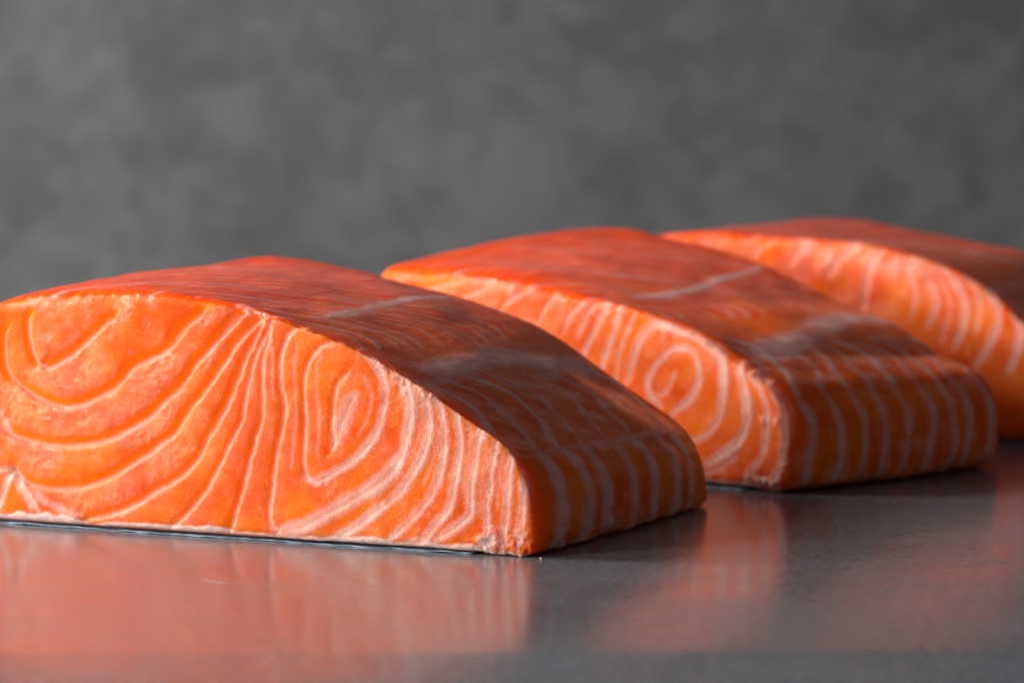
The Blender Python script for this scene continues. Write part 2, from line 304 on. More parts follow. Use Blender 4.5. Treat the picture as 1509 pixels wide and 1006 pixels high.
FILLET_2 = dict(
    origin=(61.28, 611.25), turn=45.0,
    length=81,
    rise_at=[0, 0.14, 0.4, 0.55, 0.75, 0.88, 1],
    rise=[0, -4.8, -1.5, 3.4, 8.0, 10.6, 10.2],
    rise_pow=0.52,
    bow=1.5,
    skew=0,
    face_bow=-2.5,
    back_bow=1.5,
    r_left=2.0,
    r_right=5.0,
    right=[(-0.0, 0.15), (-1.92, 3.82), (-2.26, 9.17), (-1.44, 15.19), (0.75, 20.37)],
    top=[(0.75, 20.37), (4.7, 24.57), (9.68, 27.82), (15.71, 31.38), (22.85, 34.93), (30.1, 37.29), (38.51, 39.02), (49.25, 40.7), (62.47, 42.35), (75.16, 43.74), (84.66, 44.78), (94.84, 45.32), (105.24, 45.53), (116.86, 45.72), (126.97, 46.48), (134.18, 46.12)],
    left=[(138.82, 0.55), (139.82, 11.09), (139.47, 28.75), (137.85, 39.36), (134.18, 46.12)],
    bottom=[(-0.0, 0.15), (5.0, 0.1), (10.0, 0.3), (13.0, 0.5), (44.45, 0.55), (75.91, 0.55), (107.36, 0.55), (138.82, 0.55)],
    face_lines=[
        ([(37.16, 20.24), (34.2, 21.36), (32.53, 23.66), (31.5, 26.23)], 0.79, 0.5, 0.1),
        ([(35.88, 18.09), (38.85, 19.98), (39.72, 23.74), (37.4, 27.35), (33.62, 30.54), (29.23, 31.68), (26.33, 30.57), (24.45, 26.75), (24.84, 23.14), (27.09, 19.88), (30.83, 17.61), (34.17, 14.72)], 1.26, 0.8, 0.12),
        ([(46.37, 22.9), (44.02, 28.93), (41.68, 33.82), (37.44, 36.69), (31.76, 35.81), (24.7, 34.08), (19.15, 30.6), (17.51, 27.58), (17.47, 21.38), (19.06, 15.38), (23.33, 11.51), (27.46, 10.28)], 1.57, 0.85, 0.12),
        ([(13.69, 29.31), (11.64, 23.72), (10.6, 17.47), (12.16, 12.28), (17.58, 7.71), (23.29, 5.1)], 1.57, 0.8, 0.12),
        ([(10.07, 27.5), (5.86, 20.98), (5.23, 16.28), (6.56, 8.52), (11.7, 2.58)], 1.26, 0.7, 0.12),
        ([(6.29, 26.01), (2.32, 21.19), (0.91, 16.56), (0.85, 8.94), (3.55, 2.31)], 1.26, 0.7, 0.1),
        ([(25.75, 2.39), (19.6, 4.13), (13.94, 7.66)], 1.26, 0.5, 0.1),
        ([(52.3, 40.59), (55.14, 36.46), (58.66, 31.15), (60.65, 27.32)], 1.1, 0.75, 0.2),
        ([(48.16, 40.26), (50.32, 34.57), (52.92, 29.31), (54.66, 22.77)], 1.1, 0.7, 0.2),
        ([(55.81, 40.95), (59.34, 37.11), (62.0, 32.95)], 0.94, 0.65, 0.2),
        ([(44.06, 39.29), (46.63, 34.4), (49.21, 27.88), (50.27, 21.4)], 0.94, 0.55, 0.2),
        ([(59.35, 41.48), (64.25, 37.73), (66.5, 33.9)], 0.94, 0.7, 0.3),
        ([(69.22, 42.94), (72.63, 39.88), (74.69, 36.52)], 1.26, 0.75, 0.5),
        ([(78.38, 43.48), (84.19, 41.14), (87.72, 39.02)], 1.57, 0.75, 0.6),
        ([(91.27, 44.25), (98.44, 42.01), (103.29, 40.51)], 1.26, 0.6, 0.5),
        ([(104.5, 44.87), (114.37, 42.54), (124.44, 41.53)], 1.1, 0.6, 0.5),
    ],
    top_lines=[
        ([(61.69, 14.01), (64.01, 31.26), (72.59, 56.64), (76.53, 74.91)], 0.6, 0.45, 0.06),
        ([(19.95, 12.59), (28.29, 35.73), (38.96, 64.15), (38.27, 81.0)], 1.5, 0.42, 0.06),
        ([(23.6, 5.14), (17.63, 6.74), (11.64, 3.44), (6.21, -0.37), (0.58, -1.39)], 0.45, 0.34, 0.05),
        ([(27.51, 7.77), (22.94, 13.31), (17.51, 11.95), (10.91, 10.5), (5.68, 7.39), (0.85, 5.42)], 0.44, 0.41, 0.05),
        ([(27.96, 16.26), (21.43, 22.14), (17.61, 23.47), (9.82, 20.9), (5.22, 16.08), (2.04, 15.18)], 0.36, 0.34, 0.05),
        ([(27.53, 24.19), (23.62, 30.29), (17.59, 31.15), (11.27, 27.15), (5.31, 24.76), (1.55, 24.59)], 0.44, 0.36, 0.05),
        ([(27.54, 31.25), (23.19, 38.66), (18.28, 38.86), (11.95, 34.84), (6.24, 34.34), (1.03, 31.65)], 0.46, 0.33, 0.05),
        ([(27.54, 39.81), (23.66, 46.56), (16.86, 48.25), (10.72, 44.05), (6.03, 42.77), (1.65, 41.18)], 0.46, 0.41, 0.05),
        ([(27.59, 50.58), (22.43, 55.91), (17.43, 58.08), (10.75, 53.63), (5.48, 50.92), (1.06, 50.69)], 0.38, 0.25, 0.05),
        ([(27.22, 58.99), (22.88, 65.42), (17.31, 65.02), (10.94, 62.29), (5.31, 59.45), (0.13, 58.76)], 0.49, 0.3, 0.05),
        ([(27.6, 64.81), (23.76, 72.02), (17.55, 73.01), (10.75, 68.81), (5.56, 65.66), (1.19, 64.59)], 0.46, 0.26, 0.05),
        ([(27.54, 74.58), (22.59, 79.52), (10.7, 77.62), (5.52, 74.79), (1.73, 74.78)], 0.4, 0.35, 0.05),
        ([(56.93, -1.22), (52.53, 3.09), (45.99, 1.8), (40.86, -1.28)], 0.24, 0.14, 0.05),
        ([(57.41, 3.28), (51.54, 6.54), (46.71, 6.98), (40.05, 3.42)], 0.33, 0.18, 0.05),
        ([(63.85, -0.17), (57.8, 8.6), (52.38, 12.88), (46.94, 12.38), (41.19, 8.11)], 0.27, 0.25, 0.05),
        ([(63.76, 6.34), (58.5, 15.04), (52.54, 18.24), (46.49, 18.15), (41.01, 15.75)], 0.24, 0.18, 0.05),
        ([(72.83, 2.22), (63.45, 11.4), (57.73, 20.22), (52.09, 23.64), (46.85, 22.78), (40.04, 19.02)], 0.3, 0.18, 0.05),
        ([(72.03, 7.76), (63.81, 17.47), (57.25, 26.34), (51.51, 31.04), (47.24, 29.84), (41.4, 25.46)], 0.33, 0.25, 0.05),
        ([(84.34, -1.35), (73.06, 11.73), (64.18, 22.07), (57.06, 31.08), (52.24, 35.37), (46.58, 34.4), (40.89, 29.65)], 0.32, 0.23, 0.05),
        ([(84.21, 6.01), (73.46, 18.21), (64.45, 28.2), (57.49, 35.56), (52.29, 40.72), (45.38, 39.51), (41.22, 35.77)], 0.24, 0.18, 0.05),
        ([(84.03, 12.78), (72.05, 24.92), (64.25, 35.01), (57.24, 42.08), (51.75, 47.81), (47.03, 45.79), (40.78, 42.47)], 0.24, 0.16, 0.05),
        ([(96.86, 3.48), (84.3, 16.18), (72.66, 30.75), (63.74, 38.99), (56.93, 48.07), (51.78, 52.21), (47.33, 51.13), (41.18, 47.65)], 0.26, 0.15, 0.05),
        ([(96.54, 8.58), (84.24, 22.98), (73.42, 35.39), (63.53, 44.12), (57.48, 52.31), (52.37, 57.23), (45.79, 57.26), (39.99, 51.2)], 0.27, 0.29, 0.05),
        ([(110.4, 0.23), (97.03, 13.18), (83.6, 26.25), (72.57, 39.57), (63.36, 49.5), (57.14, 56.88), (52.03, 62.28), (46.16, 61.26), (41.18, 57.85)], 0.31, 0.26, 0.05),
        ([(110.54, 7.84), (96.58, 19.89), (83.07, 32.48), (73.08, 44.9), (64.22, 54.63), (57.21, 62.9), (52.09, 66.63), (46.19, 67.25), (40.75, 63.48)], 0.33, 0.23, 0.05),
        ([(124.66, 4.4), (109.16, 14.46), (96.59, 26.11), (82.69, 39.4), (73.07, 52.49), (64.59, 61.6), (57.26, 69.9), (52.0, 73.95), (46.18, 73.5), (40.71, 69.84)], 0.28, 0.29, 0.05),
        ([(123.28, 9.16), (110.53, 19.33), (96.98, 31.73), (83.95, 45.47), (73.54, 55.95), (64.04, 66.21), (56.72, 73.67), (51.94, 80.15), (46.6, 79.25), (39.7, 76.13)], 0.22, 0.15, 0.05),
        ([(123.41, 15.02), (110.05, 25.3), (97.42, 37.07), (83.56, 50.76), (71.81, 63.26), (64.53, 73.05), (56.88, 81.39), (41.41, 81.46)], 0.29, 0.28, 0.05),
        ([(122.84, 22.07), (109.34, 33.35), (97.49, 43.84), (83.37, 56.81), (72.31, 70.76), (63.78, 79.91)], 0.22, 0.21, 0.05),
        ([(122.68, 28.99), (109.36, 37.57), (95.4, 50.75), (84.15, 64.49), (73.41, 75.97)], 0.33, 0.26, 0.05),
        ([(123.72, 31.55), (109.64, 41.95), (97.73, 54.05), (84.48, 69.26), (72.25, 81.08)], 0.26, 0.29, 0.05),
        ([(123.56, 39.31), (111.09, 49.56), (97.23, 62.06), (84.45, 75.44)], 0.29, 0.22, 0.05),
        ([(123.63, 44.82), (110.05, 54.55), (96.82, 66.57), (83.06, 79.89)], 0.23, 0.17, 0.05),
        ([(124.19, 50.16), (110.17, 59.39), (96.95, 71.81)], 0.29, 0.15, 0.05),
        ([(123.41, 57.22), (109.4, 66.91), (98.05, 79.15)], 0.31, 0.15, 0.05),
    ],
    side_lines=[
        ([(41.5, 6.09), (30, 7.03), (15, 4.87), (3, 4.59)], 1.78, 0.3, 0.1),
        ([(41.5, 15.9), (30, 16.43), (15, 15.71), (3, 13.54)], 1.42, 0.4, 0.1),
        ([(41.5, 23.93), (30, 24.94), (15, 23.91), (3, 22.1)], 1.49, 0.31, 0.1),
        ([(41.5, 31.6), (30, 32.23), (15, 31.17), (3, 30.59)], 1.36, 0.4, 0.1),
        ([(41.5, 40.26), (30, 41.37), (15, 39.33), (3, 37.69)], 1.24, 0.33, 0.1),
        ([(41.5, 49.73), (30, 51.37), (15, 48.35), (3, 46.76)], 1.7, 0.4, 0.1),
        ([(41.5, 58.64), (30, 58.99), (15, 58.9), (3, 55.53)], 1.47, 0.35, 0.1),
        ([(41.5, 65.19), (30, 66.42), (15, 64.32), (3, 62.91)], 1.51, 0.4, 0.1),
        ([(41.5, 74.38), (30, 75.58), (15, 74.19), (3, 71.3)], 1.73, 0.33, 0.1),
    ],
)
FILLET_3 = dict(
    origin=(146.10, 714.88), turn=33.0,
    length=85,
    rise_at=[0, 0.14, 0.4, 0.55, 0.75, 0.88, 1],
    rise=[-4, -5.5, -3, -1.5, 2.8, 3.5, 0],
    rise_pow=0.6,
    bow=1.5,
    skew=0,
    face_bow=-1.0,
    back_bow=1.5,
    r_left=2.0,
    r_right=6.0,
    right=[(0.0, 0.15), (-1.42, 5.42), (-1.32, 12.52), (0.82, 19.54), (4.64, 24.73)],
    top=[(4.64, 24.73), (9.41, 29.91), (13.44, 33.72), (19.03, 38.58), (24.86, 42.76), (32.67, 46.76), (42.55, 50.03), (54.57, 52.04), (66.78, 52.97), (81.31, 53.51), (96.14, 53.88), (109.11, 54.09), (120.09, 53.56), (130.12, 52.26), (136.88, 49.63)],
    left=[(141.09, 0.55), (142.48, 11.84), (142.53, 31.5), (141.19, 42.32), (136.88, 49.63)],
    bottom=[(0.0, 0.15), (5.0, 0.1), (10.0, 0.3), (13.0, 0.5), (45.02, 0.55), (77.05, 0.55), (109.07, 0.55), (141.09, 0.55)],
    face_lines=[
        ([(29.75, 46.99), (23.87, 41.34), (20.73, 35.84), (20.87, 31.34), (23.12, 26.04), (26.54, 20.67)], 1.84, 0.75, 0.15),
        ([(33.66, 47.64), (28.34, 42.86), (25.56, 36.25), (27.02, 28.44)], 0.92, 0.5, 0.1),
        ([(38.58, 48.1), (33.02, 42.76), (29.83, 36.14), (30.92, 29.22), (33.41, 24.59)], 1.47, 0.6, 0.12),
        ([(42.14, 48.58), (36.95, 43.22), (34.13, 36.38), (36.01, 29.05)], 0.92, 0.45, 0.1),
        ([(45.52, 49.25), (40.5, 43.51), (38.07, 37.19), (40.37, 30.74)], 1.47, 0.55, 0.12),
        ([(49.52, 50.28), (45.47, 44.31), (44.01, 37.95), (45.35, 32.42)], 1.1, 0.5, 0.1),
        ([(19.44, 40.37), (15.55, 34.73), (14.51, 27.77), (17.45, 18.5)], 1.65, 0.75, 0.12),
        ([(11.33, 31.64), (8.97, 24.57), (10.34, 13.78)], 1.65, 0.7, 0.12),
        ([(6.53, 25.55), (4.38, 19.39), (4.99, 8.66)], 1.65, 0.65, 0.12),
        ([(75.04, 52.85), (79.19, 49.8), (81.68, 46.38)], 2.2, 0.5, 0.4),
        ([(85.51, 53.27), (90.79, 51.3), (93.55, 48.99)], 1.47, 0.4, 0.4),
        ([(62.27, 51.92), (66.75, 48.51), (69.8, 43.81)], 2.57, 0.55, 0.4),
        ([(54.55, 50.93), (57.75, 46.46), (58.91, 40.34), (59.69, 35.69)], 2.2, 0.5, 0.3),
    ],
    top_lines=[
        ([(53.08, 39.84), (48.6, 48.36), (41.52, 56.24)], 0.6, 0.45, 0.06),
        ([(27.78, -1.69), (22.32, 4.93), (17.84, 5.7), (11.26, 3.49), (6.13, -0.35)], 0.48, 0.43, 0.05),
        ([(28.41, 8.5), (23.03, 14.88), (17.43, 17.13), (11.82, 12.37), (5.38, 11.36), (1.47, 9.03)], 0.44, 0.34, 0.05),
        ([(28.6, 18.88), (23.43, 23.56), (18.06, 25.42), (10.78, 21.99), (4.8, 18.59), (1.06, 15.99)], 0.46, 0.26, 0.05),
        ([(28.43, 24.33), (24.13, 32.09), (18.18, 34.79), (11.28, 29.43), (5.46, 27.57), (0.69, 24.88)], 0.43, 0.32, 0.05),
        ([(28.32, 34.61), (24.08, 41.29), (17.97, 42.13), (11.11, 39.6), (5.01, 36.59), (1.67, 35.42)], 0.5, 0.39, 0.05),
        ([(28.36, 44.84), (22.84, 48.68), (17.74, 50.83), (11.07, 48.83), (5.29, 45.06), (0.62, 43.14)], 0.48, 0.36, 0.05),
        ([(28.21, 53.97), (23.18, 60.23), (17.45, 61.07), (11.55, 57.47), (6.38, 55.32), (0.15, 52.3)], 0.44, 0.37, 0.05),
        ([(27.62, 61.56), (24.09, 67.16), (18.41, 69.13), (11.06, 66.02), (5.44, 64.03), (2.35, 61.9)], 0.49, 0.32, 0.05),
        ([(27.39, 70.42), (23.61, 77.66), (18.27, 77.93), (10.74, 77.54), (5.49, 73.43), (0.69, 72.91)], 0.49, 0.27, 0.05),
        ([(28.32, 80.03), (23.37, 85.4), (11.07, 84.55), (5.96, 81.08), (1.76, 80.61)], 0.46, 0.3, 0.05),
        ([(58.01, 4.73), (52.76, 8.74), (46.8, 7.65), (41.25, 3.58)], 0.28, 0.3, 0.05),
        ([(65.29, -1.33), (57.65, 7.21), (53.25, 12.27), (47.53, 10.46), (41.27, 7.75)], 0.27, 0.16, 0.05),
        ([(64.21, 4.66), (57.46, 14.59), (52.19, 17.77), (46.94, 18.17), (41.28, 13.29)], 0.27, 0.26, 0.05),
        ([(74.31, 1.25), (65.56, 12.43), (58.11, 19.64), (52.36, 24.54), (47.89, 24.25), (41.33, 19.6)], 0.3, 0.25, 0.05),
        ([(74.34, 6.59), (65.67, 17.53), (58.57, 25.54), (52.97, 29.1), (46.9, 28.44), (41.31, 25.62)], 0.34, 0.27, 0.05),
        ([(85.13, 0.75), (74.01, 13.05), (65.32, 22.56), (57.88, 31.56), (51.7, 36.31), (46.33, 36.29), (40.81, 30.82)], 0.33, 0.26, 0.05),
        ([(85.25, 6.47), (73.69, 18.87), (65.56, 30.78), (57.77, 37.07), (52.2, 40.49), (47.51, 40.35), (41.42, 37.65)], 0.28, 0.21, 0.05),
        ([(98.52, -1.34), (85.12, 12.36), (74.9, 24.44), (65.02, 34.07), (58.03, 42.97), (53.54, 46.2), (46.95, 45.24), (41.28, 41.48)], 0.28, 0.29, 0.05),
        ([(98.92, 3.03), (86.11, 17.22), (75.02, 29.85), (64.22, 39.01), (57.95, 46.81), (53.33, 51.85), (47.25, 51.2), (41.15, 46.69)], 0.34, 0.27, 0.05),
        ([(99.32, 9.48), (84.13, 24.39), (74.03, 35.82), (64.61, 45.77), (57.55, 53.74), (52.16, 58.3), (46.58, 59.03), (40.95, 53.87)], 0.27, 0.18, 0.05),
        ([(111.85, 2.14), (98.97, 14.09), (85.48, 29.54), (74.22, 40.67), (65.39, 50.87), (58.62, 59.22), (52.76, 63.9), (47.0, 62.66), (42.29, 59.17)], 0.33, 0.19, 0.05),
        ([(126.04, -1.61), (112.18, 9.23), (98.66, 20.73), (85.39, 35.74), (74.52, 46.46), (64.54, 57.87), (58.36, 63.78), (52.0, 71.21), (47.24, 69.66), (41.0, 65.56)], 0.24, 0.19, 0.05),
        ([(124.95, 4.23), (112.88, 15.19), (98.95, 26.55), (85.34, 40.85), (74.42, 52.32), (65.52, 61.15), (58.12, 71.5), (52.21, 75.75), (46.24, 74.8), (40.88, 70.6)], 0.23, 0.28, 0.05),
        ([(126.11, 11.19), (112.51, 21.1), (99.61, 32.75), (85.59, 47.45), (74.5, 58.15), (64.67, 68.57), (58.14, 76.63), (51.92, 81.5), (47.17, 80.01), (41.93, 77.05)], 0.31, 0.27, 0.05),
        ([(124.67, 15.49), (112.24, 25.21), (98.82, 37.04), (85.0, 51.47), (74.08, 63.22), (64.97, 72.79), (58.59, 82.52), (52.26, 85.39), (47.25, 85.48), (41.78, 80.86)], 0.3, 0.14, 0.05),
        ([(124.95, 22.47), (111.27, 32.5), (97.75, 43.92), (84.9, 58.15), (73.69, 69.84), (65.39, 79.61)], 0.23, 0.15, 0.05),
        ([(125.92, 27.79), (111.29, 37.89), (99.29, 50.84), (84.64, 63.63), (74.26, 75.91), (65.03, 85.15)], 0.25, 0.17, 0.05),
        ([(124.81, 32.77), (112.41, 43.17), (99.19, 56.16), (84.82, 68.72), (74.02, 81.43)], 0.31, 0.18, 0.05),
        ([(125.55, 38.77), (110.78, 49.56), (99.45, 61.47), (85.49, 75.16)], 0.33, 0.21, 0.05),
        ([(126.09, 44.53), (112.25, 53.78), (98.36, 66.84), (86.28, 81.71)], 0.33, 0.29, 0.05),
        ([(124.94, 49.78), (113.62, 59.9), (98.02, 71.34), (84.83, 86.1)], 0.27, 0.19, 0.05),
        ([(125.62, 55.61), (111.9, 66.28), (99.11, 77.45)], 0.26, 0.16, 0.05),
        ([(125.22, 59.92), (112.38, 69.49), (98.73, 81.88)], 0.32, 0.23, 0.05),
    ],
    side_lines=[
        ([(41.5, 9.53), (30, 10.62), (15, 8.86), (3, 6.09)], 1.27, 0.31, 0.1),
        ([(41.5, 17.59), (30, 17.53), (15, 16.2), (3, 14.14)], 1.78, 0.35, 0.1),
        ([(41.5, 26.02), (30, 26.99), (15, 24.72), (3, 23.42)], 1.79, 0.36, 0.1),
        ([(41.5, 34.67), (30, 35.62), (15, 33.71), (3, 31.05)], 1.76, 0.36, 0.1),
        ([(41.5, 43.7), (30, 44.99), (15, 42.74), (3, 39.28)], 1.61, 0.37, 0.1),
        ([(41.5, 53.45), (30, 54.77), (15, 52.24), (3, 51.28)], 1.48, 0.34, 0.1),
        ([(41.5, 61.93), (30, 63.26), (15, 61.02), (3, 58.85)], 1.54, 0.35, 0.1),
        ([(41.5, 72.18), (30, 73.31), (15, 71.29), (3, 69.53)], 1.59, 0.35, 0.1),
        ([(41.5, 80.44), (30, 80.63), (15, 79.87), (3, 77.23)], 1.66, 0.32, 0.1),
    ],
)
GLINTS_2 = [(12.08, 28.47, 1.5), (9.27, 27.08, 1.3), (5.3, 25.14, 1.3), (6.22, 16.06, 0.9), (2.67, 16.14, 0.9), (0.64, 7.12, 1.1), (48.16, 39.78, 1.4), (52.3, 40.59, 1.4), (84.19, 43.13, 2.2), (77.23, 43.02, 1.6)]
GLINTS_3 = [(77.12, 51.7, 3), (62.67, 50.81, 4), (56.55, 47.77, 4), (50.49, 46.05, 3.5), (44.49, 46.16, 3), (69.83, 47.53, 4)]

# ------------------------------------------------------------------ materials
def new_mat(name):
    m = bpy.data.materials.new(name)
    m.use_nodes = True
    nt = m.node_tree
    nt.nodes.clear()
    out = nt.nodes.new("ShaderNodeOutputMaterial")
    return m, nt, out


class G:
    """small node-graph helper"""

    def __init__(self, nt):
        self.nt = nt

    def n(self, kind, **kw):
        nd = self.nt.nodes.new(kind)
        for k, v in kw.items():
            setattr(nd, k, v)
        return nd

    def link(self, a, b):
        self.nt.links.new(a, b)

    def put(self, sock, v):
        if hasattr(v, "is_output") or isinstance(v, bpy.types.NodeSocket):
            self.link(v, sock)
        else:
            sock.default_value = v

    def math(self, op, a, b=0.0, clamp=False):
        nd = self.n("ShaderNodeMath", operation=op, use_clamp=clamp)
        self.put(nd.inputs[0], a)
        self.put(nd.inputs[1], b)
        return nd.outputs[0]

    def mix(self, f, a, b, mode='MIX'):
        nd = self.n("ShaderNodeMix", data_type='RGBA', blend_type=mode)
        self.put(nd.inputs[0], f)
        self.put(nd.inputs[6], a if not isinstance(a, tuple) else a + (1,))
        self.put(nd.inputs[7], b if not isinstance(b, tuple) else b + (1,))
        return nd.outputs[2]

    def noise(self, vec, scale, detail=3, rough=0.5, dist=0.0):
        nd = self.n("ShaderNodeTexNoise")
        self.link(vec, nd.inputs["Vector"])
        nd.inputs["Scale"].default_value = scale
        nd.inputs["Detail"].default_value = detail
        nd.inputs["Roughness"].default_value = rough
        nd.inputs["Distortion"].default_value = dist
        return nd.outputs[0]

    def ramp(self, f, lo, hi, a=0.0, b=1.0):
        nd = self.n("ShaderNodeMapRange", clamp=True, interpolation_type='SMOOTHSTEP')
        self.put(nd.inputs[0], f)
        for i, v in enumerate((lo, hi, a, b)):
            nd.inputs[i + 1].default_value = v
        return nd.outputs[0]

    def coords(self, scale=(1, 1, 1), rot=(0, 0, 0)):
        tc = self.n("ShaderNodeTexCoord")
        mp = self.n("ShaderNodeMapping")
        self.link(tc.outputs["Object"], mp.inputs[0])
        mp.inputs["Scale"].default_value = scale
        mp.inputs["Rotation"].default_value = rot
        return mp.outputs[0]

    def attr(self, name):
        return self.n("ShaderNodeAttribute", attribute_name=name).outputs["Fac"]

    def bump(self, h, dist, strength=1.0, normal=None):
        nd = self.n("ShaderNodeBump")
        self.put(nd.inputs["Height"], h)
        nd.inputs["Distance"].default_value = dist
        nd.inputs["Strength"].default_value = strength
        if normal is not None:
            self.link(normal, nd.inputs["Normal"])
        return nd.outputs[0]


def fibre_height(g):
    """short muscle fibres and wet grains of the cut surface"""
    co = g.coords()
    warp = g.n("ShaderNodeVectorMath", operation='MULTIPLY_ADD')
    nz = g.n("ShaderNodeTexNoise")
    g.link(co, nz.inputs["Vector"])
    nz.inputs["Scale"].default_value = 260
    nz.inputs["Detail"].default_value = 1
    g.link(nz.outputs["Color"], warp.inputs[0])
    warp.inputs[1].default_value = (0.004, 0.004, 0.004)
    g.link(co, warp.inputs[2])
    a = g.noise(warp.outputs[0], 2100, 1, 0.6, 0.6)
    rid = g.math('ABSOLUTE', g.math('SUBTRACT', a, 0.5))
    rid = g.math('SUBTRACT', 1.0, g.math('MULTIPLY', rid, 6.0), clamp=True)      # thin bright ridges
    grain = g.noise(co, 3600, 1, 0.6)
    return co, rid, grain


def flesh_material():
    m, nt, out = new_mat("salmon_flesh")
    g = G(nt)
    co, rid, grain = fibre_height(g)
    top = g.attr("top")
    cut = g.attr("cut")
    fat = g.attr("fat")
    groove = g.attr("groove")
    big = g.noise(co, 75, 3, 0.55)
    mid = g.noise(co, 420, 2, 0.6)
    col = g.mix(g.ramp(big, 0.35, 0.68), (0.78, 0.088, 0.001), (0.87, 0.165, 0.003))
    # pale grains and fibres of the cut muscle
    sm = g.math('SUBTRACT', 1.0, g.math('MULTIPLY', groove, 0.9))
    gr = g.math('MULTIPLY', cut, sm)
    pale = g.math('MULTIPLY', g.math('MULTIPLY', rid, g.ramp(mid, 0.38, 0.66, 0.0, 1.0)), g.math('MULTIPLY', gr, 0.30))
    pale = g.math('MULTIPLY', pale, g.ramp(g.noise(co, 130, 2, 0.5), 0.38, 0.62, 0.25, 1.0))
    col = g.mix(pale, col, (0.93, 0.34, 0.15))
    col = g.mix(g.math('MULTIPLY', g.ramp(grain, 0.62, 0.75), g.math('MULTIPLY', gr, 0.10)), col, (0.95, 0.46, 0.26))
    # shaded wall of each groove, put into the colour as smooth deeper orange
    col = g.mix(g.math('MULTIPLY', groove, 0.85), col, (0.90, 0.160, 0.002))
    # outer surface of the fillet: deeper red, faintly streaked along the muscle
    st = g.noise(g.coords((1.0, 0.16, 1.0), (0, 0, 0.5)), 420, 3, 0.6)
    redc = g.mix(g.ramp(st, 0.36, 0.66), (0.84, 0.038, 0.001), (0.95, 0.088, 0.003))
    col = g.mix(g.math('MULTIPLY', top, g.ramp(big, 0.25, 0.7, 0.80, 1.0)), col, redc)
    # thin silvery membrane; lit bundle edges, glints and wet sheen are painted here too
    mem_shine = g.math('MULTIPLY', fat, g.ramp(st, 0.30, 0.62, 0.35, 1.0))
    col = g.mix(mem_shine, col, (0.93, 0.44, 0.32))
    p = g.n("ShaderNodeBsdfPrincipled")
    g.link(col, p.inputs["Base Color"])
    p.subsurface_method = 'RANDOM_WALK'
    p.inputs["Subsurface Weight"].default_value = 0.8
    p.inputs["Subsurface Radius"].default_value = (1.0, 0.14, 0.03)
    p.inputs["Subsurface Scale"].default_value = 0.0070
    wet = g.attr("wet")
    g.put(p.inputs["Roughness"], g.math('SUBTRACT', g.ramp(mid, 0.3, 0.7, 0.15, 0.24), g.math('MULTIPLY', wet, 0.04)))
    p.inputs["IOR"].default_value = 1.43
    g.put(p.inputs["Specular IOR Level"], g.math('ADD', g.math('MULTIPLY', wet, 0.46), 0.06))
    h1 = g.math('ADD', g.math('MULTIPLY', rid, 0.5), g.math('MULTIPLY', grain, 1.1))
    amt = g.math('ADD', g.math('MULTIPLY', gr, 0.88), 0.12)
    b1 = g.bump(g.math('MULTIPLY', h1, amt), 0.00010, 1.0)
    b2 = g.bump(mid, 0.00035, 0.17, b1)
    g.link(b2, p.inputs["Normal"])
    g.link(p.outputs[0], out.inputs[0])
    return m


def fat_material(name, color, wet):
    m, nt, out = new_mat(name)
    g = G(nt)
    co, rid, grain = fibre_height(g)
    edge = g.attr("edge")
    nz = g.noise(co, 700, 2, 0.6)
    col = g.mix(g.ramp(nz, 0.3, 0.7), color, tuple(min(1, c * f) for c, f in zip(color, (0.98, 0.76, 0.66))))
    p = g.n("ShaderNodeBsdfPrincipled")
    g.link(col, p.inputs["Base Color"])
    g.put(p.inputs["Roughness"], g.ramp(nz, 0.3, 0.7, wet, wet + 0.2))
    p.inputs["IOR"].default_value = 1.42
    p.inputs["Specular IOR Level"].default_value = 0.30
    h = g.math('ADD', g.math('MULTIPLY', rid, 0.3), g.math('MULTIPLY', grain, 1.2))
    g.link(g.bump(h, 0.00014, 1.0), p.inputs["Normal"])
    al = g.math('MULTIPLY', edge, g.ramp(nz, 0.25, 0.6, 0.70, 1.0), clamp=True)
    tr = g.n("ShaderNodeBsdfTransparent")
    mx = g.n("ShaderNodeMixShader")
    g.link(al, mx.inputs[0])
    g.link(tr.outputs[0], mx.inputs[1])
    g.link(p.outputs[0], mx.inputs[2])
    g.link(mx.outputs[0], out.inputs[0])
    return m


def skin_material():
    m, nt, out = new_mat("fish_skin")
    g = G(nt)
    co = g.coords()
    nz = g.noise(co, 260, 4, 0.6)
    col = g.mix(g.ramp(nz, 0.35, 0.65), (0.07, 0.11, 0.15), (0.22, 0.31, 0.39))
    p = g.n("ShaderNodeBsdfPrincipled")
    g.link(col, p.inputs["Base Color"])
    p.inputs["Roughness"].default_value = 0.75
    p.inputs["Metallic"].default_value = 0.0
    g.link(g.bump(nz, 0.0004, 0.6), p.inputs["Normal"])
    g.link(p.outputs[0], out.inputs[0])
    return m


def shred_material():
    m, nt, out = new_mat("torn_tissue")
    g = G(nt)
    co = g.coords()
    nz = g.noise(co, 700, 3, 0.6)
    col = g.mix(g.ramp(nz, 0.3, 0.65), (0.88, 0.20, 0.04), (0.90, 0.45, 0.30))
    p = g.n("ShaderNodeBsdfPrincipled")
    g.link(col, p.inputs["Base Color"])
    p.inputs["Roughness"].default_value = 0.25
    p.inputs["Subsurface Weight"].default_value = 0.5
    p.inputs["Subsurface Radius"].default_value = (1.0, 0.3, 0.15)
    p.inputs["Subsurface Scale"].default_value = 0.0015
    g.link(g.bump(nz, 0.0004, 0.6), p.inputs["Normal"])
    g.link(p.outputs[0], out.inputs[0])
    return m


